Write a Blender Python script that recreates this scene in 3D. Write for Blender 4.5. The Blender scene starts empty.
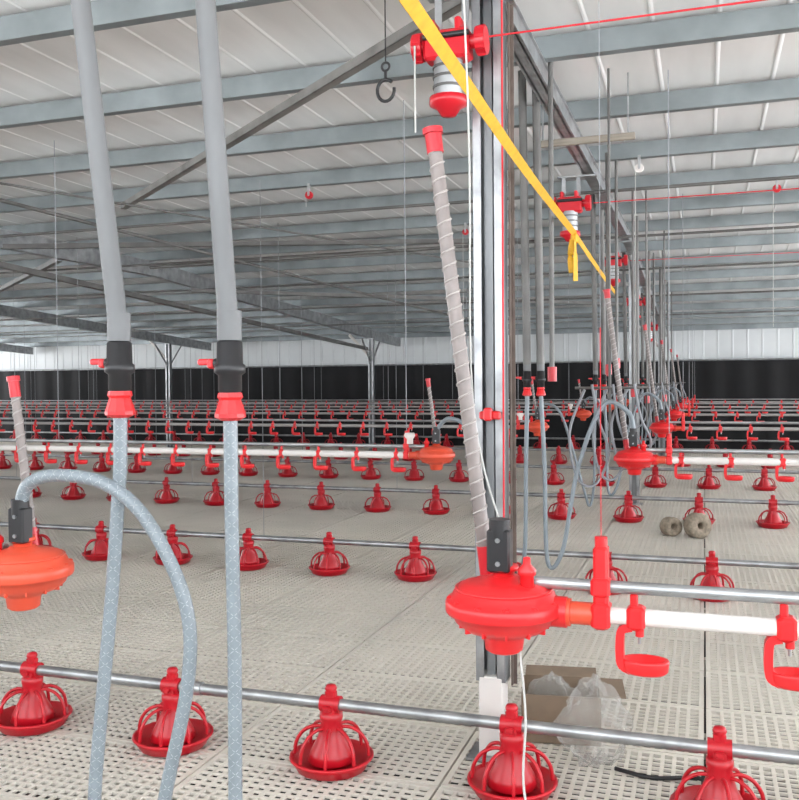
import bpy, math, random
from mathutils import Vector, Matrix
random.seed(3)
sc = bpy.context.scene
try:
    sc.view_settings.view_transform = 'Standard'
except Exception:
    pass
D = bpy.data

# ------------------------------------------------------------ materials
def mat(name, col, rough=0.5, metal=0.0, var=0.12, scale=6.0, bump=0.0, trans=0.0, alpha=1.0, stretch=(1,1,1), coat=0.0):
    m = D.materials.new(name); m.use_nodes = True
    nt = m.node_tree; b = nt.nodes['Principled BSDF']
    tc = nt.nodes.new('ShaderNodeTexCoord'); mp = nt.nodes.new('ShaderNodeMapping')
    mp.inputs['Scale'].default_value = stretch
    nz = nt.nodes.new('ShaderNodeTexNoise'); nz.inputs['Scale'].default_value = scale
    nz.inputs['Detail'].default_value = 4
    cr = nt.nodes.new('ShaderNodeValToRGB')
    c0 = [max(0, c*(1-var)) for c in col]; c1 = [min(1, c*(1+var)) for c in col]
    cr.color_ramp.elements[0].position = 0.3; cr.color_ramp.elements[0].color = (*c0, 1)
    cr.color_ramp.elements[1].position = 0.7; cr.color_ramp.elements[1].color = (*c1, 1)
    nt.links.new(tc.outputs['Object'], mp.inputs['Vector'])
    nt.links.new(mp.outputs['Vector'], nz.inputs['Vector'])
    nt.links.new(nz.outputs['Fac'], cr.inputs['Fac'])
    nt.links.new(cr.outputs['Color'], b.inputs['Base Color'])
    b.inputs['Roughness'].default_value = rough
    b.inputs['Metallic'].default_value = metal
    b.inputs['Transmission Weight'].default_value = trans
    b.inputs['Alpha'].default_value = alpha
    b.inputs['Coat Weight'].default_value = coat
    if bump:
        bp = nt.nodes.new('ShaderNodeBump'); bp.inputs['Strength'].default_value = bump
        bp.inputs['Distance'].default_value = 0.01
        nt.links.new(nz.outputs['Fac'], bp.inputs['Height'])
        nt.links.new(bp.outputs['Normal'], b.inputs['Normal'])
    return m

M_RED = mat('red_plastic', (0.49, 0.006, 0.016), 0.33, var=0.15, scale=3)
M_RED2 = mat('bright_red_plastic', (0.66, 0.014, 0.018), 0.33, var=0.08, scale=4)
M_ORG = mat('orange_plastic', (0.66, 0.075, 0.035), 0.40, var=0.08, scale=4)
M_GALV = mat('galvanised_steel', (0.37, 0.38, 0.39), 0.36, 0.8, var=0.28, scale=9)
M_COL = mat('column_steel', (0.24, 0.25, 0.26), 0.42, 0.6, var=0.3, scale=7, stretch=(1, 1, 0.25))
M_PURL = mat('purlin_zinc', (0.23, 0.26, 0.27), 0.4, 0.5, var=0.2, scale=3)
M_DARK = mat('weathered_steel', (0.13, 0.127, 0.122), 0.5, 0.5, var=0.25, scale=5)
M_PVC = mat('white_pvc', (0.68, 0.65, 0.62), 0.4, var=0.04, scale=5)
M_GPVC = mat('grey_pvc', (0.14, 0.145, 0.15), 0.5, var=0.10, scale=4)
M_FPVC = mat('far_pvc', (0.33, 0.32, 0.31), 0.5, var=0.15, scale=4)  # greyer copy of the white PVC, for the farther drinker pipes
M_HOSE = mat('braided_hose', (0.20, 0.235, 0.26), 0.30, var=0.08, scale=20)
M_BRAID = mat('hose_braid', (0.40, 0.44, 0.46), 0.4, var=0.05)
M_BLK = mat('black_plastic', (0.012, 0.012, 0.014), 0.4, var=0.3)
M_SLAT = mat('slat_plastic', (0.65, 0.61, 0.54), 0.5, var=0.12, scale=0.7)
M_GROUND = mat('litter_ground', (0.035, 0.032, 0.028), 0.9, var=0.3, scale=3, bump=0.5)
M_CURT = mat('black_curtain', (0.005, 0.005, 0.006), 0.8, var=0.4, scale=2)
M_WALL = mat('white_sheet_wall', (0.62, 0.65, 0.66), 0.45, 0.0, var=0.08, scale=1)
M_CEIL = mat('ceiling_sheet', (0.90, 0.90, 0.895), 0.26, 0.12, var=0.10, scale=1.0, stretch=(3, 0.5, 1))
M_YEL = mat('yellow_webbing', (0.66, 0.36, 0.012), 0.6, var=0.1, scale=30)
M_CARD = mat('cardboard', (0.22, 0.16, 0.11), 0.85, var=0.1, scale=10)
M_BAG = mat('clear_plastic_film', (0.50, 0.49, 0.46), 0.22, var=0.1, scale=10, alpha=0.26, bump=0.6)
M_TUBE = mat('frosted_tube', (0.20, 0.17, 0.16), 0.34, var=0.15, scale=30)
M_TUBE2 = mat('frosted_spiral', (0.34, 0.31, 0.295), 0.4, var=0.05)
M_ROPE = mat('white_cord', (0.45, 0.45, 0.43), 0.8, var=0.1)
M_LEAD = mat('grey_cable', (0.24, 0.25, 0.27), 0.6, var=0.1)
M_RROPE = mat('red_cord', (0.6, 0.02, 0.03), 0.8, var=0.1)
M_BURL = mat('burlap', (0.30, 0.25, 0.19), 0.9, var=0.3, scale=30, bump=0.5)
M_RUST = mat('brown_angle', (0.13, 0.10, 0.085), 0.6, 0.3, var=0.3, scale=12)
M_WOOD = mat('raw_timber', (0.26, 0.23, 0.19), 0.8, var=0.15, scale=6, stretch=(1, 12, 12))
M_BR = mat('brace_steel', (0.22, 0.215, 0.205), 0.45, 0.5, var=0.25, scale=5)

# ------------------------------------------------------------ mesh builder
def frames(pts):
    pts = [Vector(p) for p in pts]; n = len(pts); T = []
    for i in range(n):
        a = pts[max(0, i-1)]; b = pts[min(n-1, i+1)]
        t = (b-a); t = t.normalized() if t.length > 1e-9 else Vector((0, 0, 1)); T.append(t)
    up = Vector((0, 0, 1)) if abs(T[0].z) < 0.9 else Vector((1, 0, 0))
    N = [(up - T[0]*up.dot(T[0])).normalized()]
    for i in range(1, n):
        v = N[-1] - T[i]*N[-1].dot(T[i]); N.append(v.normalized())
    return pts, T, N

def smooth(pts, k=8):
    P = [Vector(p) for p in pts]; out = []
    for i in range(len(P)-1):
        p0 = P[max(0, i-1)]; p1 = P[i]; p2 = P[i+1]; p3 = P[min(len(P)-1, i+2)]
        for j in range(k):
            t = j/k
            out.append(0.5*((2*p1)+(-p0+p2)*t+(2*p0-5*p1+4*p2-p3)*t*t+(-p0+3*p1-3*p2+p3)*t**3))
    out.append(P[-1]); return out

class MB:
    def __init__(s): s.v = []; s.f = []; s.m = []; s.mats = []; s.s = []
    def mi(s, m):
        if m not in s.mats: s.mats.append(m)
        return s.mats.index(m)
    def add(s, vs, fs, m, X=None, sm=False):
        o = len(s.v); k = s.mi(m)
        for p in vs:
            p = Vector(p)
            if X is not None: p = X @ p
            s.v.append(p[:])
        for f in fs:
            s.f.append([i+o for i in f]); s.m.append(k); s.s.append(sm)
    def box(s, c, size, m, X=None, bottom=True):
        x, y, z = c; a, b, d = [q/2 for q in size]
        vs = [(x+i*a, y+j*b, z+k*d) for k in (-1, 1) for j in (-1, 1) for i in (-1, 1)]
        fs = [[4, 5, 7, 6], [0, 1, 5, 4], [2, 6, 7, 3], [0, 4, 6, 2], [1, 3, 7, 5]]
        if bottom: fs.append([0, 2, 3, 1])
        s.add(vs, fs, m, X)
    def bbox(s, c, size, m, bev=0.004, X=None):
        x, y, z = c; a, b, d = [q/2 for q in size]; e = min(bev, a*.6, b*.6, d*.6)
        ring = [(a-e, -b), (a, -b+e), (a, b-e), (a-e, b), (-a+e, b), (-a, b-e), (-a, -b+e), (-a+e, -b)]
        vs = []; n = 8
        for zz, sc_ in ((-d, 1), (-d+e, 0), (d-e, 0), (d, 1)):
            for (px, py) in ring:
                fx = (abs(px)-e*sc_)*(1 if px > 0 else -1); fy = (abs(py)-e*sc_)*(1 if py > 0 else -1)
                vs.append((x+fx, y+fy, z+zz))
        fs = []
        for r in range(3):
            for i in range(n): fs.append([r*n+i, r*n+(i+1) % n, (r+1)*n+(i+1) % n, (r+1)*n+i])
        fs.append([3*n+i for i in range(n)]); fs.append([n-1-i for i in range(n)])
        s.add(vs, fs, m, X)
    def tube(s, pts, r, m, seg=10, caps=True, X=None):
        P, T, N = frames(pts); vs = []; fs = []
        for i, p in enumerate(P):
            B = T[i].cross(N[i]); rr = r[i] if isinstance(r, (list, tuple)) else r
            for k in range(seg):
                a = 2*math.pi*k/seg; vs.append(p+(N[i]*math.cos(a)+B*math.sin(a))*rr)
        for i in range(len(P)-1):
            for k in range(seg):
                fs.append([i*seg+k, i*seg+(k+1) % seg, (i+1)*seg+(k+1) % seg, (i+1)*seg+k])
        s.add(vs, fs, m, X, True)
        if caps:
            s.add(vs[:seg], [list(range(seg))[::-1]], m, X); s.add(vs[-seg:], [list(range(seg))], m, X)
    def helix(s, pts, R, r, turns, m, phase=0, seg=5, per=10, X=None):
        P, T, N = frames(pts); L = [0]
        for i in range(1, len(P)): L.append(L[-1]+(P[i]-P[i-1]).length)
        out = []; n = int(abs(turns)*per); j = 0
        for q in range(n+1):
            d = L[-1]*q/n
            while j < len(P)-2 and L[j+1] < d: j += 1
            f = (d-L[j])/max(1e-9, L[j+1]-L[j]); p = P[j].lerp(P[j+1], f)
            nn = N[j].lerp(N[j+1], f).normalized(); t = T[j].lerp(T[j+1], f).normalized(); b = t.cross(nn)
            a = 2*math.pi*turns*q/n+phase
            out.append(p+(nn*math.cos(a)+b*math.sin(a))*R)
        s.tube(out, r, m, seg, X=X)
    def lathe(s, prof, m, seg=24, X=None, sm=True):
        vs = []; fs = []; n = len(prof)
        for k in range(seg):
            a = 2*math.pi*k/seg
            for (r, z) in prof: vs.append((r*math.cos(a), r*math.sin(a), z))
        for k in range(seg):
            k2 = (k+1) % seg
            for i in range(n-1): fs.append([k*n+i, k*n+i+1, k2*n+i+1, k2*n+i])
        s.add(vs, fs, m, X, sm)
    def obj(s, name, parent=None, loc=(0, 0, 0)):
        return place(s.mesh(name), name, parent, loc)
    def mesh(s, name):
        me = D.meshes.new(name); me.from_pydata(s.v, [], s.f)
        for m in s.mats: me.materials.append(m)
        me.polygons.foreach_set('material_index', s.m)
        me.polygons.foreach_set('use_smooth', s.s)
        me.update(); return me
def place(me, name, parent=None, loc=(0, 0, 0), rot=None, scale=None):
    o = D.objects.new(name, me); sc.collection.objects.link(o); o.location = loc
    if rot: o.rotation_euler = rot
    if scale: o.scale = scale
    if parent: o.parent = parent
    return o
def empty(name, loc=(0, 0, 0)):
    o = D.objects.new(name, None); o.empty_display_size = 0.1; sc.collection.objects.link(o); o.location = loc; return o
def TR(x, y, z): return Matrix.Translation((x, y, z))
def RX(a): return Matrix.Rotation(a, 4, 'X')
def RY(a): return Matrix.Rotation(a, 4, 'Y')
def RZ(a): return Matrix.Rotation(a, 4, 'Z')

XL, XR, YF, YB = -24.0, 7.0, -2.0, 22.0
def ceil_z(y): return 3.42 if y < 11 else 3.42-(y-11)*0.62/11

# ------------------------------------------------------------ floor
b = MB(); b.box(((XL+XR)/2, (YF+YB)/2, -0.38), (XR-XL, YB-YF, 0.06), M_GROUND); b.obj('floor')
b = MB(); PX, PY, g = 1.0, 0.6, 0.005
fw = 0.024
for cy in (g+fw/2, PY-g-fw/2): b.box((0.5, cy, -0.008), (1-2*g, fw, 0.016), M_SLAT, bottom=False)
for cx in (g+fw/2, 1-g-fw/2): b.box((cx, PY/2, -0.008), (fw, PY-2*g-2*fw, 0.016), M_SLAT, bottom=False)
nx, ny = 20, 12
iy = PY-2*g-2*fw; ix = 1-2*g-2*fw
for i in range(1, nx): b.box((g+fw+ix*i/nx, PY/2, -0.006), (0.016, iy, 0.010), M_SLAT, bottom=False)
for j in range(1, ny): b.box((PX/2, g+fw+iy*j/ny, -0.0055), (ix, 0.014, 0.010), M_SLAT, bottom=False)
fl = b.obj('slatted_floor', loc=(XL, YF, 0))
for (n, off, cnt) in (('ax', (PX, 0, 0), 31), ('ay', (0, PY, 0), 40)):
    m = fl.modifiers.new(n, 'ARRAY'); m.use_relative_offset = False; m.use_constant_offset = True
    m.constant_offset_displace = off; m.count = cnt
b = MB(); y = YF+0.3
while y < YB-0.1:
    b.box(((XL+XR)/2, y, -0.07), (XR-XL-0.1, 0.05, 0.10), M_SLAT)
    y += 1.2
x = XL+0.5
while x < XR:
    b.box((x, (YF+YB)/2, -0.24), (0.05, YB-YF-0.1, 0.2), M_SLAT); x += 3.0
b.obj('slat_support_frame')

# ------------------------------------------------------------ ceiling (ribbed sheet)
b = MB(); prof = []; x = XL
while x < XR:
    prof += [(x, 0), (x+0.30, 0), (x+0.308, -0.005), (x+0.318, -0.005)]; x += 0.33
vs = []; fs = []
ys = [YF, 11, YB]
for yy in ys:
    for (px, pz) in prof: vs.append((px, yy, ceil_z(yy)+0.06+pz))
n = len(prof)
for r in range(2):
    for i in range(n-1): fs.append([r*n+i, (r+1)*n+i, (r+1)*n+i+1, r*n+i+1])
b.add(vs, fs, M_CEIL)
b.box(((XL+XR)/2, 4.5, 3.56), (XR-XL, 13, 0.1), M_WALL)
b.obj('ceiling')

k = 0; y = 0.1
while y < YB-0.3:
    b = MB(); z = ceil_z(y)+0.045; L = XR-XL-0.1; cx = (XL+XR)/2
    b.box((cx, y, z-0.06), (L, 0.006, 0.12), M_PURL)
    b.box((cx, y+0.03, z-0.118), (L, 0.06, 0.005), M_PURL)
    b.box((cx, y+0.03, z-0.004), (L, 0.06, 0.005), M_PURL)
    b.box((cx, y+0.058, z-0.108), (L, 0.004, 0.02), M_PURL)
    b.obj('roof_purlin'); y += 1.2

# ------------------------------------------------------------ walls
b = MB()
xx = XL
vs = []; fs = []; prof = []
while xx < XR:
    prof += [(xx, 0), (xx+0.27, 0), (xx+0.28, -0.008), (xx+0.31, -0.008)]; xx += 0.32
for zz in (1.9, 3.0):
    for (px, py) in prof: vs.append((px, YB+py, zz))
n = len(prof); fs = [[i, i+1, n+i+1, n+i] for i in range(n-1)]
b.add(vs, fs, M_WALL); b.box(((XL+XR)/2, YB+0.06, 1.2), (XR-XL, 0.08, 3.6), M_WALL)
b.obj('wall_back')
b = MB(); vs = []; fs = []; nn = 240
for zz in (0.0, 2.06):
    for i in range(nn+1):
        vs.append((XL+(XR-XL)*i/nn, YB-0.1+0.03*math.sin(i*1.3), zz))
fs = [[i, i+1, nn+2+i, nn+1+i] for i in range(nn)]
b.add(vs, fs, M_CURT, sm=True); b.tube([(XL, YB-0.12, 2.06), (XR, YB-0.12, 2.06)], 0.02, M_GALV)
b.obj('blackout_curtain')
for nm, xx in (('wall_left', XL), ('wall_right', XR)):
    b = MB(); s = -1 if nm == 'wall_left' else 1
    b.box((xx+s*0.05, (YF+YB)/2, 0.1), (0.1, YB-YF, 1.0), M_WALL)
    b.box((xx+s*0.05, (YF+YB)/2, 3.3), (0.1, YB-YF, 0.35), M_WALL)
    yy = YF
    while yy <= YB+0.01:
        b.box((xx+s*0.05, yy, 1.85), (0.1, 0.12, 2.7), M_WALL); yy += 6
    b.obj(nm)
b = MB(); b.box(((XL+XR)/2, YF-0.05, 0.65), (XR-XL, 0.1, 2.1), M_WALL); b.box(((XL+XR)/2, YF-0.05, 3.33), (XR-XL, 0.1, 0.3), M_WALL)
xx = XL
while xx <= XR+.01:
    b.box((xx, YF-0.05, 1.9), (0.12, 0.1, 2.9), M_WALL); xx += 6.2
b.obj('wall_front')

# ------------------------------------------------------------ frames : rafters + columns
def csec(b, x, y, z0, z1, w=0.12, d=0.1, m=M_COL):
    h = z1-z0; zc = (z0+z1)/2
    b.box((x, y+d/2, zc), (w, 0.006, h), m)
    for s in (-1, 1):
        b.box((x+s*w/2, y, zc), (0.006, d, h), m)
        b.box((x+s*(w/2-0.016), y-d/2, zc), (0.032, 0.006, h), M_GALV)
    b.box((x-0.004, y-d*0.1, zc), (w*0.30, 0.012, h), m)
FX = [-0.86, -7.4, -12.9, -18.9]
for i, fx in enumerate(FX+[5.2]):
    b = MB()
    segs = [YF+0.05, 11, YB-0.15]
    hw = 0.045; dp = 0.055 if i == 0 else 0.10
    for a_, c_ in zip(segs[:-1], segs[1:]):
        dz = 0.085+dp
        za, zc = ceil_z(a_)-dz, ceil_z(c_)-dz
        for s in (-1, 1):
            x0 = fx+s*hw*0.6
            vs = [(x0-0.004, a_, za-dp), (x0+0.004, a_, za-dp), (x0+0.004, a_, za+dp), (x0-0.004, a_, za+dp)]
            vs += [(p[0], c_, p[2]-za+zc) for p in vs]
            b.add(vs, [[0, 1, 5, 4], [1, 2, 6, 5], [2, 3, 7, 6], [3, 0, 4, 7], [0, 3, 2, 1], [4, 5, 6, 7]], M_GALV)
        for zz in (-dp, dp):
            vs = [(fx-hw, a_, za+zz), (fx+hw, a_, za+zz), (fx+hw, c_, zc+zz), (fx-hw, c_, zc+zz)]
            vs += [(p[0], p[1], p[2]+0.006) for p in vs]
            b.add(vs, [[0, 3, 2, 1], [4, 5, 6, 7], [0, 1, 5, 4], [2, 3, 7, 6], [1, 2, 6, 5], [3, 0, 4, 7]], M_GALV)
    b.obj('roof_rafter')
    for cy in ((3.76, 12.0, 19.8) if i == 0 else (3.76, 19.8)):
        if i == 4 and cy < 10: continue
        b = MB(); top = ceil_z(cy)-0.085-2*dp-0.004
        csec(b, fx, cy, 0.33 if i == 0 and cy < 5 else 0.0, top)
        if i == 0 and cy < 5:
            b.bbox((fx, cy, 0.18), (0.105, 0.11, 0.34), M_PVC, 0.006)
            b.box((fx+0.078, cy+0.03, 1.75), (0.006, 0.03, 2.9), M_RUST); b.box((fx+0.085, cy+0.045, 1.75), (0.02, 0.006, 2.9), M_RUST)
        b.box((fx, cy, 0.005), (0.2, 0.18, 0.01), M_GALV)
        b.box((fx, cy, top-0.004), (0.2, 0.2, 0.01), M_GALV)
        if not (i == 0 and cy < 5):
            for s in (-1, 1):
                b.tube([(fx, cy+s*0.06, top-0.55), (fx, cy+s*0.6, top-0.02)], 0.02, M_GALV, 6)
            if cy > 15: b.tube([(fx-0.05, cy, top-0.4), (fx-0.55, cy, top+0.1)], 0.035, M_PVC, 6)
        b.obj('steel_column')

def brace(name, p, q, r=0.02, m=M_DARK, flat=False):
    b = MB()
    if flat:
        p = Vector(p); q = Vector(q); t = (q-p).normalized(); u = Vector((0, 0, 1)); sd = t.cross(u).normalized()
        for (o1, o2, w1) in ((u, sd, r), (sd, u, r)):
            vs = []
            for P_ in (p, q):
                for (aa, bb) in ((0, 0), (2*w1, 0), (2*w1, 0.006), (0, 0.006)): vs.append(P_+o1*aa+o2*bb)
            b.add(vs, [[0, 1, 5, 4], [1, 2, 6, 5], [2, 3, 7, 6], [3, 0, 4, 7], [0, 3, 2, 1], [4, 5, 6, 7]], m)
    else: b.tube([p, q], r, m, 8)
    return b.obj(name)
brace('roof_brace', (-1.0, 3.85, 3.26), (-4.9, 6.8, 3.16), 0.026, M_BR, True)
brace('roof_brace', (-5.74, 6.27, 3.2), (-3.9, 14.5, 2.68), 0.018, M_DARK)
brace('roof_brace', (-7.3, 8.0, 3.1), (-2.0, 10.6, 3.24), 0.03, M_DARK, True)
brace('roof_brace', (-7.4, 9.0, 3.1), (-12.5, 13.0, 3.1), 0.03, M_DARK, True)
brace('roof_brace', (-7.4, 12.0, 3.0), (-1.0, 17.0, 2.95), 0.03, M_DARK, True)
brace('roof_brace', (-7.4, 6.5, 2.98), (-7.4, 19.6, 2.35), 0.04, M_DARK, True)
brace('roof_brace', (-5.1, 5.2, 3.12), (-2.6, 11.5, 3.1), 0.01, M_DARK)
brace('roof_brace', (-6.5, 9.6, 3.05), (-0.95, 9.9, 3.15), 0.02, M_DARK)
for yy in (7.3, 9.7, 12.1, 14.5, 16.9):
    brace('roof_tie_rod', (XL+0.1, yy+.1, ceil_z(yy)-0.30), (XR-0.1, yy+.1, ceil_z(yy)-0.30), 0.014, M_DARK)

# ------------------------------------------------------------ pan feeder
def pan_mesh(hi=True):
    b = MB(); S = 28 if hi else 16
    b.lathe([(0, 0.012), (0.10, 0.012), (0.135, 0.022), (0.155, 0.05), (0.165, 0.062), (0.175, 0.060), (0.176, 0.054), (0.162, 0.040), (0.145, 0.010), (0.12, 0.0), (0, 0.0)], M_RED, S)
    b.lathe([(0.085, 0.035), (0.098, 0.04), (0.088, 0.075), (0.062, 0.125), (0.048, 0.165), (0.043, 0.20), (0.048, 0.21), (0.048, 0.235), (0.03, 0.245)], M_RED, S)
    n = 8 if hi else 6
    for k in range(n):
        a = 2*math.pi*(k+0.3)/n; c, s_ = math.cos(a), math.sin(a)
        path = [(0.042, 0.175), (0.075, 0.176), (0.118, 0.155), (0.148, 0.11), (0.155, 0.058)]
        if hi: path = [(p.x, p.y) for p in smooth([(r, z, 0) for r, z in path], 3)]
        b.tube([(r*c, r*s_, z) for r, z in path], 0.0078, M_RED, 6 if hi else 4)
    b.tube([(-0.042, 0, 0.27), (0.042, 0, 0.27)], 0.035, M_RED, 14 if hi else 8)
    b.bbox((0, 0, 0.245), (0.05, 0.075, 0.05), M_RED, 0.006)
    b.bbox((0, 0, 0.31), (0.046, 0.036, 0.034), M_RED, 0.006)
    b.lathe([(0.0, 0.352), (0.020, 0.348), (0.026, 0.335), (0.020, 0.322), (0.018, 0.30)], M_RED, 12)
    if hi:
        for s_ in (-1, 1):
            b.box((s_*0.03, 0, 0.17), (0.006, 0.06, 0.10), M_RED)
            b.bbox((0, s_*0.045, 0.262), (0.03, 0.02, 0.02), M_RED, 0.003)
        b.lathe([(0.0, 0.022), (0.03, 0.020), (0.05, 0.012)], M_RED, 16)
    return b.mesh('pan_feeder')
PH, PL = pan_mesh(True), pan_mesh(False)
rows = [(3.42, -0.71), (6.95, -2.99), (10.5, -3.86), (14.0, -4.5), (17.5, -4.2), (21.0, -4.4)]
for ri, (ry, ph) in enumerate(rows):
    e = empty('feeder_line', (0, ry, 0))
    b = MB(); b.tube([(XL+0.2, 0, 0.27), (XR-0.2, 0, 0.27)], 0.0235, M_GALV, 14)
    x = ph % 3.04 + XL + 1.3
    while x < XR-0.3:
        b.tube([(x-0.05, 0, 0.27), (x+0.05, 0, 0.27)], 0.029, M_GALV, 12)
        x += 3.04
    b.obj('feed_pipe', e)
    b = MB(); x = -21.0
    while x < XR-0.5:
        if abs(x+1.0) > 0.8 or ri > 2:
            b.tube([(x, 0, 0.29), (x, 0, ceil_z(ry)-0.08)], 0.0025 if ri < 3 else 0.005, M_LEAD, 4)
        x += 2.9
    b.obj('suspension_cords', e)
    k0 = math.ceil((XL+0.6-ph)/0.76); k = k0
    while ph+k*0.76 < XR-0.4:
        x = ph+k*0.76
        place(PH if ri < 2 else PL, 'pan', e, (x, 0, 0))
        k += 1

# ------------------------------------------------------------ nipple drinker lines
DZ = 1.152
def regulator(b, s, hi=True, col=M_RED2):
    S = 44 if hi else 16
    b.lathe([(0, 0.066), (0.030, 0.064), (0.036, 0.058), (0.060, 0.055), (0.085, 0.047), (0.100, 0.033), (0.105, 0.020), (0.113, 0.018), (0.116, 0.013), (0.116, -0.004),
             (0.113, -0.009), (0.104, -0.011), (0.096, -0.027), (0.076, -0.042), (0.047, -0.052), (0.040, -0.058), (0.037, -0.082), (0.030, -0.087), (0, -0.087)], col, S)
    if hi:
        for k in range(12):
            a = 2*math.pi*(k+.5)/12
            X = RZ(a)
            b.bbox((0.107, 0, 0.018), (0.012, 0.012, 0.010), col, 0.003, X)
            b.box((0.066, 0, -0.036), (0.045, 0.004, 0.012), col, X)
        b.tube([(0.094*math.cos(t*math.pi/18), 0.094*math.sin(t*math.pi/18), 0.040) for t in range(37)], 0.003, col, 5, caps=False)
    b.lathe([(0.022, 0.058), (0.022, 0.075), (0.030, 0.076), (0.030, 0.085), (0, 0.085)], col, 16)
    b.bbox((-s*0.005, -0.012, 0.116), (0.046, 0.036, 0.085), M_BLK, 0.004)
    b.tube([(-s*0.005, -0.012, 0.14), (-s*0.005, -0.012, 0.178)], 0.021, M_BLK, 12)
    for zz in (0.092, 0.138): b.tube([(-s*0.005, -0.034, zz), (-s*0.005, -0.028, zz)], 0.005, M_GALV, 8)
    b.lathe([(0.014, 0.03), (0.014, 0.072), (0.018, 0.075), (0.018, 0.085), (0.008, 0.095), (0.007, 0.108), (0, 0.11)], M_RED2, 12, TR(s*0.052, -0.03, 0))
    b.tube([(s*0.08, 0, 0), (s*0.125, 0, 0)], 0.030, col, 16)
    b.tube([(s*0.12, 0, 0), (s*0.18, 0, 0)], 0.022, M_ORG, 16)
    b.tube([(s*0.12, 0, 0), (s*0.132, 0, 0)], 0.027, M_ORG, 16)
    b.bbox((s*0.19, 0, 0.055), (0.028, 0.034, 0.155), M_RED2, 0.005)
    b.tube([(s*0.19, 0, 0.13), (s*0.19, 0, 0.150)], 0.012, M_RED2, 10)
    b.bbox((s*0.19, 0, 0.0), (0.036, 0.05, 0.05), M_RED2, 0.006)
    b.bbox((s*0.19, -0.004, 0.055), (0.036, 0.042, 0.036), M_RED2, 0.005)
def cup(b, x, hi=True, zo=0.0):
    X = TR(x, 0, zo)
    b.bbox((0, 0, 0), (0.034, 0.044, 0.044), M_RED2, 0.006, X)
    b.bbox((-0.004, 0, 0.03), (0.014, 0.014, 0.03), M_RED2, 0.003, X)
    b.tube([(0.006, 0, -0.018), (0.006, 0, -0.036)], 0.008, M_RED2, 8, X=X)
    b.tube([(0.006, 0, -0.036), (0.006, 0, -0.050)], 0.003, M_GALV, 6, X=X)
    arm = [(-0.008, 0, -0.018), (-0.026, 0, -0.024), (-0.030, 0, -0.045), (-0.030, 0, -0.075), (-0.026, 0, -0.092), (-0.010, 0, -0.100)]
    pa = smooth(arm, 3) if hi else [Vector(p) for p in arm]
    P, T, N = frames(pa); vs = []; fs = []
    for i, p in enumerate(P):
        nr = Vector((T[i].z, 0, -T[i].x))*0.0075; wv = Vector((0, 0.013, 0))
        for q in (-nr-wv, nr-wv, nr+wv, -nr+wv): vs.append(p+q)
    for i in range(len(P)-1):
        for k in range(4): fs.append([i*4+k, i*4+(k+1) % 4, i*4+4+(k+1) % 4, i*4+4+k])
    fs.append([0, 3, 2, 1]); o = (len(P)-1)*4; fs.append([o, o+1, o+2, o+3])
    b.add(vs, fs, M_RED2, X)
    b.lathe([(0.0, -0.006), (0.024, -0.004), (0.031, 0.011), (0.036, 0.012), (0.037, 0.008), (0.035, -0.010), (0.030, -0.015), (0, -0.016)], M_RED2, 20 if hi else 8, X @ TR(0.016, 0, -0.090) @ Matrix.Diagonal((1.2, 0.85, 1, 1)))
def sight_tube(b, p0, p1, R=0.015):
    P = [Vector(p0).lerp(Vector(p1), i/10) for i in range(11)]
    b.tube(P, R, M_TUBE, 12)
    L = (Vector(p1)-Vector(p0)).length
    b.helix(P, R, 0.0024, L/0.030, M_TUBE2, per=12)
    d = (P[-1]-P[0]).normalized()
    b.tube([P[-1]-d*0.01, P[-1]+d*0.03], R*1.2, M_RED, 12); b.tube([P[-1]+d*0.03, P[-1]+d*0.042], R*1.45, M_RED, 12)
    b.tube([P[0]-d*0.05, P[0]+d*0.01], R*1.1, M_RED, 12)

for k in range(6):
    Y = 1.75+3.52*k; hi = k < 2
    for side, rx, xe in ((1, -0.378, XR-0.3), (-1, -1.552, XL+0.3)):
        e = empty('drinker_line', (0, Y, DZ))
        b = MB(); regulator(b, side, hi, M_RED2 if side > 0 else M_ORG); b.obj('pressure_regulator', e, (rx, 0, 0))
        b = MB(); b.tube([(rx+side*0.17, 0, 0), (xe, 0, 0)], 0.0165 if k < 1 else (0.022 if k < 2 else 0.016), M_PVC if k < 2 else M_FPVC, 14)
        if side < 0: b.lathe([(0, 0.07), (0.03, 0.068), (0.035, 0.05), (0.022, 0.03), (0.022, 0)], M_PVC, 12, TR(rx-0.17, 0, 0.07))
        b.obj('water_pipe', e)
        b = MB(); b.tube([(rx+side*0.05, 0, 0.055), (xe, 0, 0.055)], 0.012, M_GALV, 12); b.obj('support_pipe', e)
        b = MB(); x = rx+side*0.255
        while (x < xe-0.1) if side > 0 else (x > xe+0.1):
            cup(b, x, hi); x += side*0.262
        b.obj('drip_cups', e)
        b = MB(); x = rx+side*0.19; n = 0
        while (x < xe-0.1) if side > 0 else (x > xe+0.1):
            if k == 0 and side > 0:
                if n == 0: b.tube([(x, 0, 0.06), (x, 0, 0.55)], 0.0009, M_RROPE, 5); b.tube([(x, 0, 0.55), (x, 0, ceil_z(Y)-DZ-0.09)], 0.0006, M_LEAD, 5)
            else:
                b.tube([(x, 0, 0.06), (x, 0, ceil_z(Y)-DZ-0.09)], 0.0009 if k == 0 else 0.0028, M_LEAD, 5)
            x += side*2.6; n += 1
        b.obj('suspension_cords', e)
        b = MB()
        if side > 0: sight_tube(b, (-0.43, 0.06, 0.10), (-0.531, 0.06, 0.935))
        else: sight_tube(b, (rx-0.015, 0.05, 0.09), (rx-0.06, 0.05, 0.43), 0.011)
        b.obj('sight_tube', e)

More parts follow.
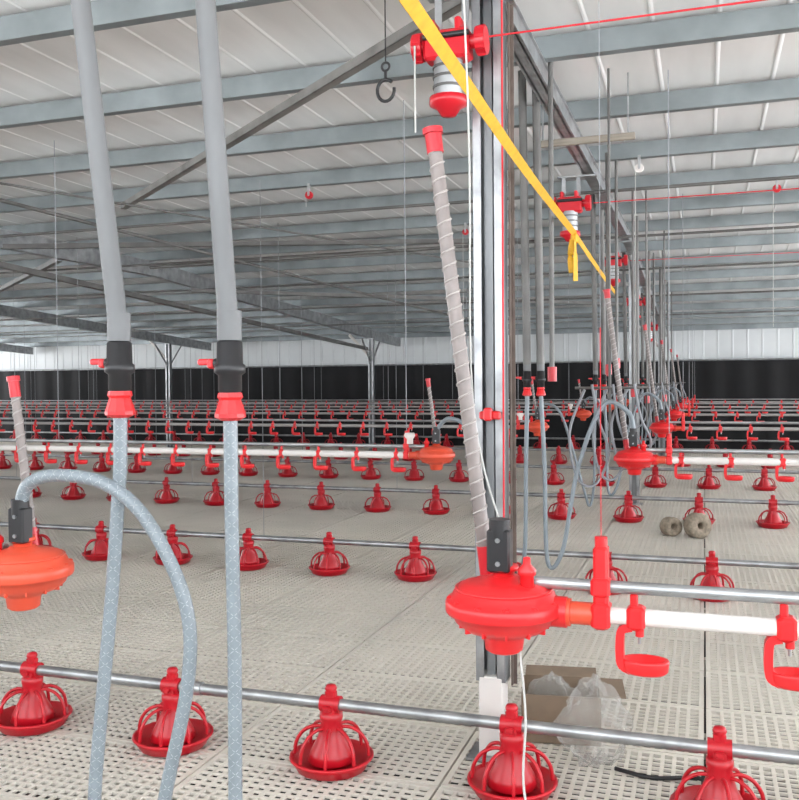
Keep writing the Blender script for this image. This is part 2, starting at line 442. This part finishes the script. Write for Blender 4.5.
# ------------------------------------------------------------ supply drops with valves and hoses
def valve(b, x, y, z, s=1.0):
    X = TR(x, y, z) @ Matrix.Scale(s, 4)
    b.tube([(0, 0, 0.05), (0, 0, 0.115)], 0.027, M_GPVC, 14, X=X)
    b.tube([(0, 0, -0.068), (0, 0, 0.055)], 0.023, M_BLK, 14, X=X)
    b.lathe([(0.023, 0.05), (0.028, 0.046), (0.029, 0.0), (0.034, -0.004), (0.034, -0.020), (0.026, -0.026), (0.026, -0.060), (0.022, -0.064)], M_BLK, 16, X=X)
    b.tube([(0, 0, 0), (-0.036, 0, 0)], 0.012, M_BLK, 10, X=X)
    b.bbox((-0.044, 0, 0), (0.016, 0.026, 0.022), M_RED2, 0.004, X)
    b.bbox((-0.064, 0, 0.004), (0.03, 0.012, 0.014), M_RED2, 0.003, X)
    b.lathe([(0.0, -0.062), (0.026, -0.064), (0.028, -0.074), (0.024, -0.080), (0.034, -0.110), (0.034, -0.118), (0.020, -0.125), (0, -0.125)], M_RED2, 10, X=X, sm=False)
def hose(b, pts, r=0.0155, braid=True):
    P = smooth(pts, 10); b.tube(P, r, M_HOSE, 12)
    if braid:
        L = sum((P[i+1]-P[i]).length for i in range(len(P)-1))
        for sg in (1, -1):
            for ph in (0, 2*math.pi/3, 4*math.pi/3):
                b.helix(P, r, 0.0008, sg*L/0.075, M_BRAID, phase=ph, seg=3, per=9)
Y = 1.75
e = empty('water_supply_drop')
b = MB(); b.tube([(-1.475, Y, 3.42), (-1.272, Y, 1.74)], 0.0225, M_GPVC, 16); valve(b, -1.27, Y, 1.65); b.obj('downpipe', e)
b = MB(); hose(b, [(-1.27, Y, 1.54), (-1.272, Y, 1.42), (-1.28, Y, 1.33), (-1.302, Y, 1.10), (-1.335, Y, 0.83), (-1.357, Y, 0.62), (-1.355, Y, 0.42), (-1.29, Y, 0.31), (-1.21, Y, 0.42), (-1.166, Y, 0.655), (-1.10, Y, 0.937), (-1.107, Y, 1.116), (-1.196, Y-0.01, 1.293), (-1.302, Y-0.02, 1.375), (-1.44, Y-0.02, 1.39), (-1.52, Y-0.015, 1.365), (-1.547, Y-0.012, 1.31)])
b.obj('hose', e)
e = empty('water_supply_drop')
b = MB(); b.tube([(-1.10, Y, 3.42), (-0.988, Y, 1.74)], 0.0225, M_GPVC, 16); valve(b, -0.985, Y, 1.645); b.obj('downpipe', e)
b = MB(); hose(b, [(-0.985, Y, 1.53), (-0.985, Y, 1.3), (-0.982, Y, 1.0), (-0.985, Y, 0.62), (-0.99, Y, 0.3), (-0.98, Y-0.02, 0.08), (-0.9, Y-0.1, 0.02), (-0.7, Y-0.2, 0.02)])
b.obj('hose', e)
for k in range(1, 5):
    Y = 1.75+3.52*k
    for j, xx in enumerate((-0.99, -0.91)):
        e = empty('water_supply_drop')
        b = MB(); b.tube([(xx-0.02, Y, ceil_z(Y)), (xx, Y, 1.7)], 0.024, M_DARK, 10); valve(b, xx, Y, 1.62, 0.85); b.obj('downpipe', e)
        b = MB()
        if j == 0: hose(b, [(xx, Y, 1.53), (xx-0.01, Y, 1.1), (xx-0.02, Y, 0.6), (xx-0.06, Y-.02, 0.4), (xx-0.12, Y-0.05, 0.6), (-1.3, Y-0.05, 1.25), (-1.45, Y-0.03, 1.38), (-1.547, Y-.012, 1.31)], 0.013, False)
        else: hose(b, [(xx, Y, 1.53), (xx+0.02, Y, 1.1), (xx+0.04, Y-.03, 0.55), (xx+0.13, Y-.05, 0.62), (xx+0.22, Y-.04, 1.1), (xx+0.36, Y-.02, 1.46), (xx+0.50, Y-.012, 1.42), (xx+0.53, Y-.012, 1.31)], 0.013, False)
        b.obj('hose', e)
    b = MB()
    rnd = random.Random(k)
    for q in range(3):
        cx, cz, rx_, rz_ = -0.64+0.12*q, 1.24+0.06*rnd.uniform(-1, 1), 0.07+0.05*rnd.random(), 0.14+0.08*rnd.random()
        P = smooth([(cx-rx_*0.2, Y+0.05+0.02*q, 1.55), (cx-rx_, Y+0.06, cz+0.1), (cx-rx_*0.6, Y+0.05, cz-rz_*0.8), (cx+rx_*0.3, Y+0.06, cz-rz_), (cx+rx_, Y+0.07, cz-0.02), (cx+rx_*0.5, Y+0.05, cz+rz_*0.9), (cx+0.02, Y+0.05, 1.58)], 6)
        b.tube(P, 0.008, M_LEAD, 6)
    b.tube([(-0.52, Y+0.07, 1.2), (-0.52, Y+0.07, ceil_z(Y)-0.02)], 0.008, M_DARK, 8)
    b.tube([(-0.72, Y+0.07, 1.56), (-0.30, Y+0.07, 1.56)], 0.008, M_DARK, 6)
    b.obj('coiled_cable')

# ------------------------------------------------------------ lift winches under rafter
def winch(y):
    b = MB(); x = -0.99; z = 2.97-(3.42-ceil_z(y))
    X = TR(x, y, z)
    b.bbox((0.0, 0, 0.0), (0.19, 0.10, 0.12), M_RED, 0.012, X)
    b.tube([(-0.13, 0, 0.01), (0.15, 0, 0.01)], 0.03, M_RED, 12, X=X)
    for xx in (-0.125, 0.14):
        b.tube([(xx-0.02, 0, 0.01), (xx+0.02, 0, 0.01)], 0.056, M_RED, 16, X=X)
        for q in range(8):
            a = q*math.pi/4
            b.bbox((xx, 0.05*math.cos(a), 0.01+0.054*math.sin(a)), (0.036, 0.016, 0.016), M_RED, 0.004, X)
    for xx in (-0.06, 0.05): b.bbox((xx, 0, 0.075), (0.025, 0.09, 0.06), M_RED, 0.005, X)
    b.tube([(-0.09, -0.055, 0.03), (0.10, -0.055, 0.03)], 0.012, M_BLK, 8, X=X)
    b.tube([(0.0, 0, -0.05), (0.0, 0, -0.20)], 0.060, M_GALV, 18, X=X)
    for zz in (-0.08, -0.12, -0.16): b.tube([(0.0, 0, zz), (0.0, 0, zz-0.01)], 0.065, M_DARK, 18, X=X)
    b.lathe([(0.06, -0.20), (0.078, -0.205), (0.08, -0.235), (0.05, -0.25), (0.03, -0.28), (0, -0.285)], M_RED, 16, X=X)
    for xx in (-0.055, 0.06): b.box((xx, 0.05, 0.12), (0.03, 0.006, 0.22), M_GALV, X)
    b.box((0.05, 0.05, 0.228), (0.3, 0.06, 0.012), M_GALV, X)
    b.tube([(-0.125, -0.06, -0.0), (-0.125, -0.06, -0.35)], 0.004, M_ROPE, 5, X=X)
    b.obj('lift_winch')
for k in range(5): winch(3.58+3.52*k)

for (x, y, z0, rr) in ((-0.80, 5.0, 1.65, .014), (-0.72, 7.3, 1.7, .02), (-0.66, 7.35, 1.75, .012), (-0.62, 8.55, 1.5, .012), (-0.7, 10.2, 1.3, .02), (-0.6, 10.3, 1.4, .012), (-0.7, 12.35, 0.9, .03), (-0.64, 12.55, 0.9, .014), (-0.55, 15, 1.0, .012), (-0.6, 13.6, 1.1, .02), (-0.95, 9.6, 1.7, .012), (-0.9, 13.2, 1.3, .02), (-0.45, 11.2, 1.4, .01)):
    b = MB(); b.tube([(x, y, z0), (x, y, ceil_z(y)-0.02)], rr, M_DARK, 8); b.tube([(x, y, z0-0.05), (x, y, z0+0.03)], 0.026, M_RED, 8); b.obj('hanging_pipe')

# ------------------------------------------------------------ yellow strap
def ribbon(b, pts, w, m, twist=0.0):
    P = smooth(pts, 8); vs = []; fs = []
    for i, p in enumerate(P):
        t = (P[min(i+1, len(P)-1)]-P[max(i-1, 0)]).normalized()
        sd = t.cross(Vector((0, 0, 1)))
        sd = sd.normalized() if sd.length > 0.05 else Vector((1, 0, 0))
        nrm = sd.cross(t).normalized()
        a = twist[0]+(twist[1]-twist[0])*i/(len(P)-1)
        wd = sd*math.cos(a)+nrm*math.sin(a); tn = (nrm*math.cos(a)-sd*math.sin(a))*0.002
        for q in (-wd*w/2-tn, wd*w/2-tn, wd*w/2+tn, -wd*w/2+tn): vs.append(p+q)
    for i in range(len(P)-1):
        for k in range(4): fs.append([i*4+k, i*4+(k+1) % 4, i*4+4+(k+1) % 4, i*4+4+k])
    b.add(vs, fs, m, sm=False)
b = MB()
ribbon(b, [(-0.60, 0.6, 2.46), (-0.628, 1.91, 2.46), (-0.70, 3.76, 2.475), (-0.75, 5.57, 2.50)], 0.036, M_YEL, (0.9, 0.7))
ribbon(b, [(-0.75, 5.57, 2.50), (-0.79, 7.5, 2.47), (-0.84, 9.4, 2.47)], 0.028, M_YEL, (0.9, 0.9))
b.bbox((-0.75, 5.57, 2.47), (0.045, 0.045, 0.07), M_YEL, 0.02)
for dx, ln in ((-0.01, 0.20), (0.005, 0.25)):
    ribbon(b, [(-0.75+dx, 5.55, 2.46), (-0.752+dx*2, 5.54, 2.36), (-0.75+dx*1.5, 5.55, 2.46-ln)], 0.035, M_YEL, (1.2, 0.7))
b.obj('yellow_strap')

# ------------------------------------------------------------ hook ring, cords, pulleys
b = MB(); X = TR(-1.34, 3.8, 2.9)
b.tube([(0.04*math.cos(t*math.pi/10+.8), 0, 0.048*math.sin(t*math.pi/10+.8)) for t in range(0, 19)], 0.008, M_BLK, 8, X=X)
b.tube([(0.0, 0, 0.045), (0.0, 0, 0.09)], 0.007, M_BLK, 8, X=X)
b.tube([(0.018*math.cos(t*math.pi/8), 0, 0.105+0.018*math.sin(t*math.pi/8)) for t in range(17)], 0.006, M_BLK, 6, X=X)
b.tube([(0, 0, 0.12), (0, 0, 0.42)], 0.003, M_BLK, 5, X=X)
b.obj('hanging_hook')
for (yy, zz, x0, x1) in ((3.50, 2.96, -0.80, 6.5), (7.02, 2.96, -0.8, 6.5), (10.54, 2.96, -0.8, 6.5)):
    b = MB(); b.tube([(x0, yy, zz), (x1, yy, zz)], 0.004, M_RROPE, 5); b.obj('red_cord')
b = MB(); b.tube([(-0.775, 3.62, 3.35), (-0.78, 3.62, 0.9)], 0.004, M_RROPE, 5); b.obj('red_cord')
b = MB(); b.tube(smooth([(-0.53, 1.9, 3.4), (-0.47, 1.85, 2.2), (-0.455, 1.82, 1.55), (-0.37, 1.79, 1.25)], 6), 0.0022, M_ROPE, 5); b.obj('white_cord')
b = MB(); b.tube(smooth([(-0.345, 1.74, 1.075), (-0.33, 1.72, 0.95), (-0.335, 1.72, 0.82), (-0.31, 1.7, 0.74), (-0.24, 1.68, 0.68), (-0.2, 1.66, 0.70)], 6), 0.0025, M_ROPE, 5); b.obj('white_cord')
b = MB(); b.bbox((-0.85, 3.69, 1.46), (0.09, 0.03, 0.035), M_RED2, 0.006); b.bbox((-0.855, 3.67, 1.465), (0.035, 0.03, 0.055), M_RED2, 0.006); b.obj('pipe_clip')
for (x, y, m, ln) in ((-3.3, 7.3, M_RED, 0.1), (-0.48, 7.3, M_PVC, 1.7), (-4.8, 8.5, M_RED, 0.2), (-2.5, 9.7, M_RED, 1.5), (0.6, 8.5, M_RED, 1.2)):
    b = MB(); z = ceil_z(y)-0.16
    b.tube([(x, y-0.012, z), (x, y+0.012, z)], 0.035, m, 14); b.tube([(x, y-0.018, z), (x, y+0.018, z)], 0.01, M_GALV, 8)
    b.box((x, y, z+0.05), (0.02, 0.036, 0.1), M_GALV); b.tube([(x-0.03, y, z), (x-0.03, y, z-ln)], 0.003, M_ROPE, 5)
    b.obj('ceiling_pulley')
b = MB(); b.bbox((-0.66, 5.45, 3.03), (0.56, 0.03, 0.04), M_WOOD, 0.004)
for xx in (-0.92, -0.42): b.box((xx, 5.45, 3.22), (0.008, 0.01, 0.36), M_GALV)
b.obj('timber_batten')

# ------------------------------------------------------------ clutter on floor
b = MB(); X = TR(-0.62, 4.08, 0.0) @ RZ(0.15)
for (c, s) in (((0, 0, 0.006), (0.34, 0.26, 0.01)), ((0, -0.13, 0.11), (0.34, 0.006, 0.21)), ((0, 0.13, 0.11), (0.34, 0.006, 0.21)), ((-0.17, 0, 0.11), (0.006, 0.26, 0.21)), ((0.17, 0, 0.11), (0.006, 0.26, 0.21))):
    b.box(c, s, M_CARD, X)
b.box((0, 0.20, 0.218), (0.33, 0.15, 0.005), M_CARD, X)
b.box((0.225, 0, 0.218), (0.11, 0.25, 0.005), M_CARD, X)
b.obj('cardboard_box')
def lump(name, loc, sx, sy, sz, m, seed, cut=0.35):
    b = MB(); rnd = random.Random(seed); R, Cn = 18, 28; vs = []; fs = []
    for i in range(R+1):
        th = math.pi*i/R
        for j in range(Cn):
            ph = 2*math.pi*j/Cn
            r = 1+0.12*math.sin(3*ph+th*4+seed)+0.08*math.sin(7*ph+seed*2-th*3)+rnd.uniform(-cut*0.25, cut*0.25)
            taper = 1.0-0.35*max(0, math.cos(th))
            vs.append((sx*r*taper*math.sin(th)*math.cos(ph), sy*r*taper*math.sin(th)*math.sin(ph), max(0.0, sz*(1+r*math.cos(th)))))
    for i in range(R):
        for j in range(Cn): fs.append([i*Cn+j, (i+1)*Cn+j, (i+1)*Cn+(j+1) % Cn, i*Cn+(j+1) % Cn])
    b.add(vs, fs, m, sm=False); return b.obj(name, loc=loc)
lump('plastic_bag', (-0.44, 3.80, 0.0), 0.15, 0.12, 0.17, M_BAG, 3)
lump('plastic_bag', (-0.66, 4.08, 0.015), 0.13, 0.10, 0.12, M_BAG, 8)
b = MB(); b.tube(smooth([(-0.35, 3.75, 0.01), (-0.2, 3.7, 0.012), (-0.05, 3.75, 0.012), (0.0, 3.72, 0.02)], 6), 0.009, M_BLK, 8)
b.bbox((0.02, 3.72, 0.022), (0.07, 0.04, 0.04), M_BLK, 0.006); b.obj('black_cable')
b = MB()
for (x, y, rr) in ((-0.33, 9.65, 0.10), (-0.07, 9.6, 0.13)):
    X = TR(x, y, rr*0.95) @ RZ(0.5) @ RX(math.pi/2-0.1)
    b.lathe([(0.035, -0.07), (rr*0.9, -0.075), (rr, -0.05), (rr*0.95, 0.0), (rr, 0.05), (rr*0.9, 0.075), (0.035, 0.07), (0.035, -0.07)], M_BURL, 18, X)
b.obj('burlap_roll')

# ------------------------------------------------------------ world / light : overcast sky; brighter lower half added to light the ceiling
w = D.worlds.new('World'); sc.world = w; w.use_nodes = True
nt = w.node_tree; bg = nt.nodes['Background']
tc = nt.nodes.new('ShaderNodeTexCoord'); sp = nt.nodes.new('ShaderNodeSeparateXYZ'); rp = nt.nodes.new('ShaderNodeValToRGB')
mr = nt.nodes.new('ShaderNodeMapRange'); mr.inputs['From Min'].default_value = -1; mr.inputs['From Max'].default_value = 1
nt.links.new(tc.outputs['Generated'], sp.inputs[0]); nt.links.new(sp.outputs['Z'], mr.inputs['Value']); nt.links.new(mr.outputs[0], rp.inputs['Fac'])
rp.color_ramp.elements[0].position = 0.46; rp.color_ramp.elements[0].color = (0.97, 0.98, 1.0, 1)
rp.color_ramp.elements[1].position = 0.54; rp.color_ramp.elements[1].color = (0.48, 0.50, 0.525, 1)
nt.links.new(rp.outputs['Color'], bg.inputs['Color']); bg.inputs['Strength'].default_value = 12.5

# ------------------------------------------------------------ camera
cam = D.cameras.new('camera'); co = D.objects.new('camera', cam); sc.collection.objects.link(co)
cam.sensor_fit = 'HORIZONTAL'; cam.sensor_width = 36; cam.lens = 900/799*36; cam.clip_start = 0.02
f = Vector((-0.3209, 0.9469, -0.0193)).normalized(); r = Vector((0.9471, 0.3209, -0.0084)); r = (r-f*r.dot(f)).normalized(); u = r.cross(f)
mtx = Matrix((r, u, -f)).transposed().to_4x4(); mtx.translation = (0, 0, 1.6)
co.matrix_world = mtx; sc.camera = co
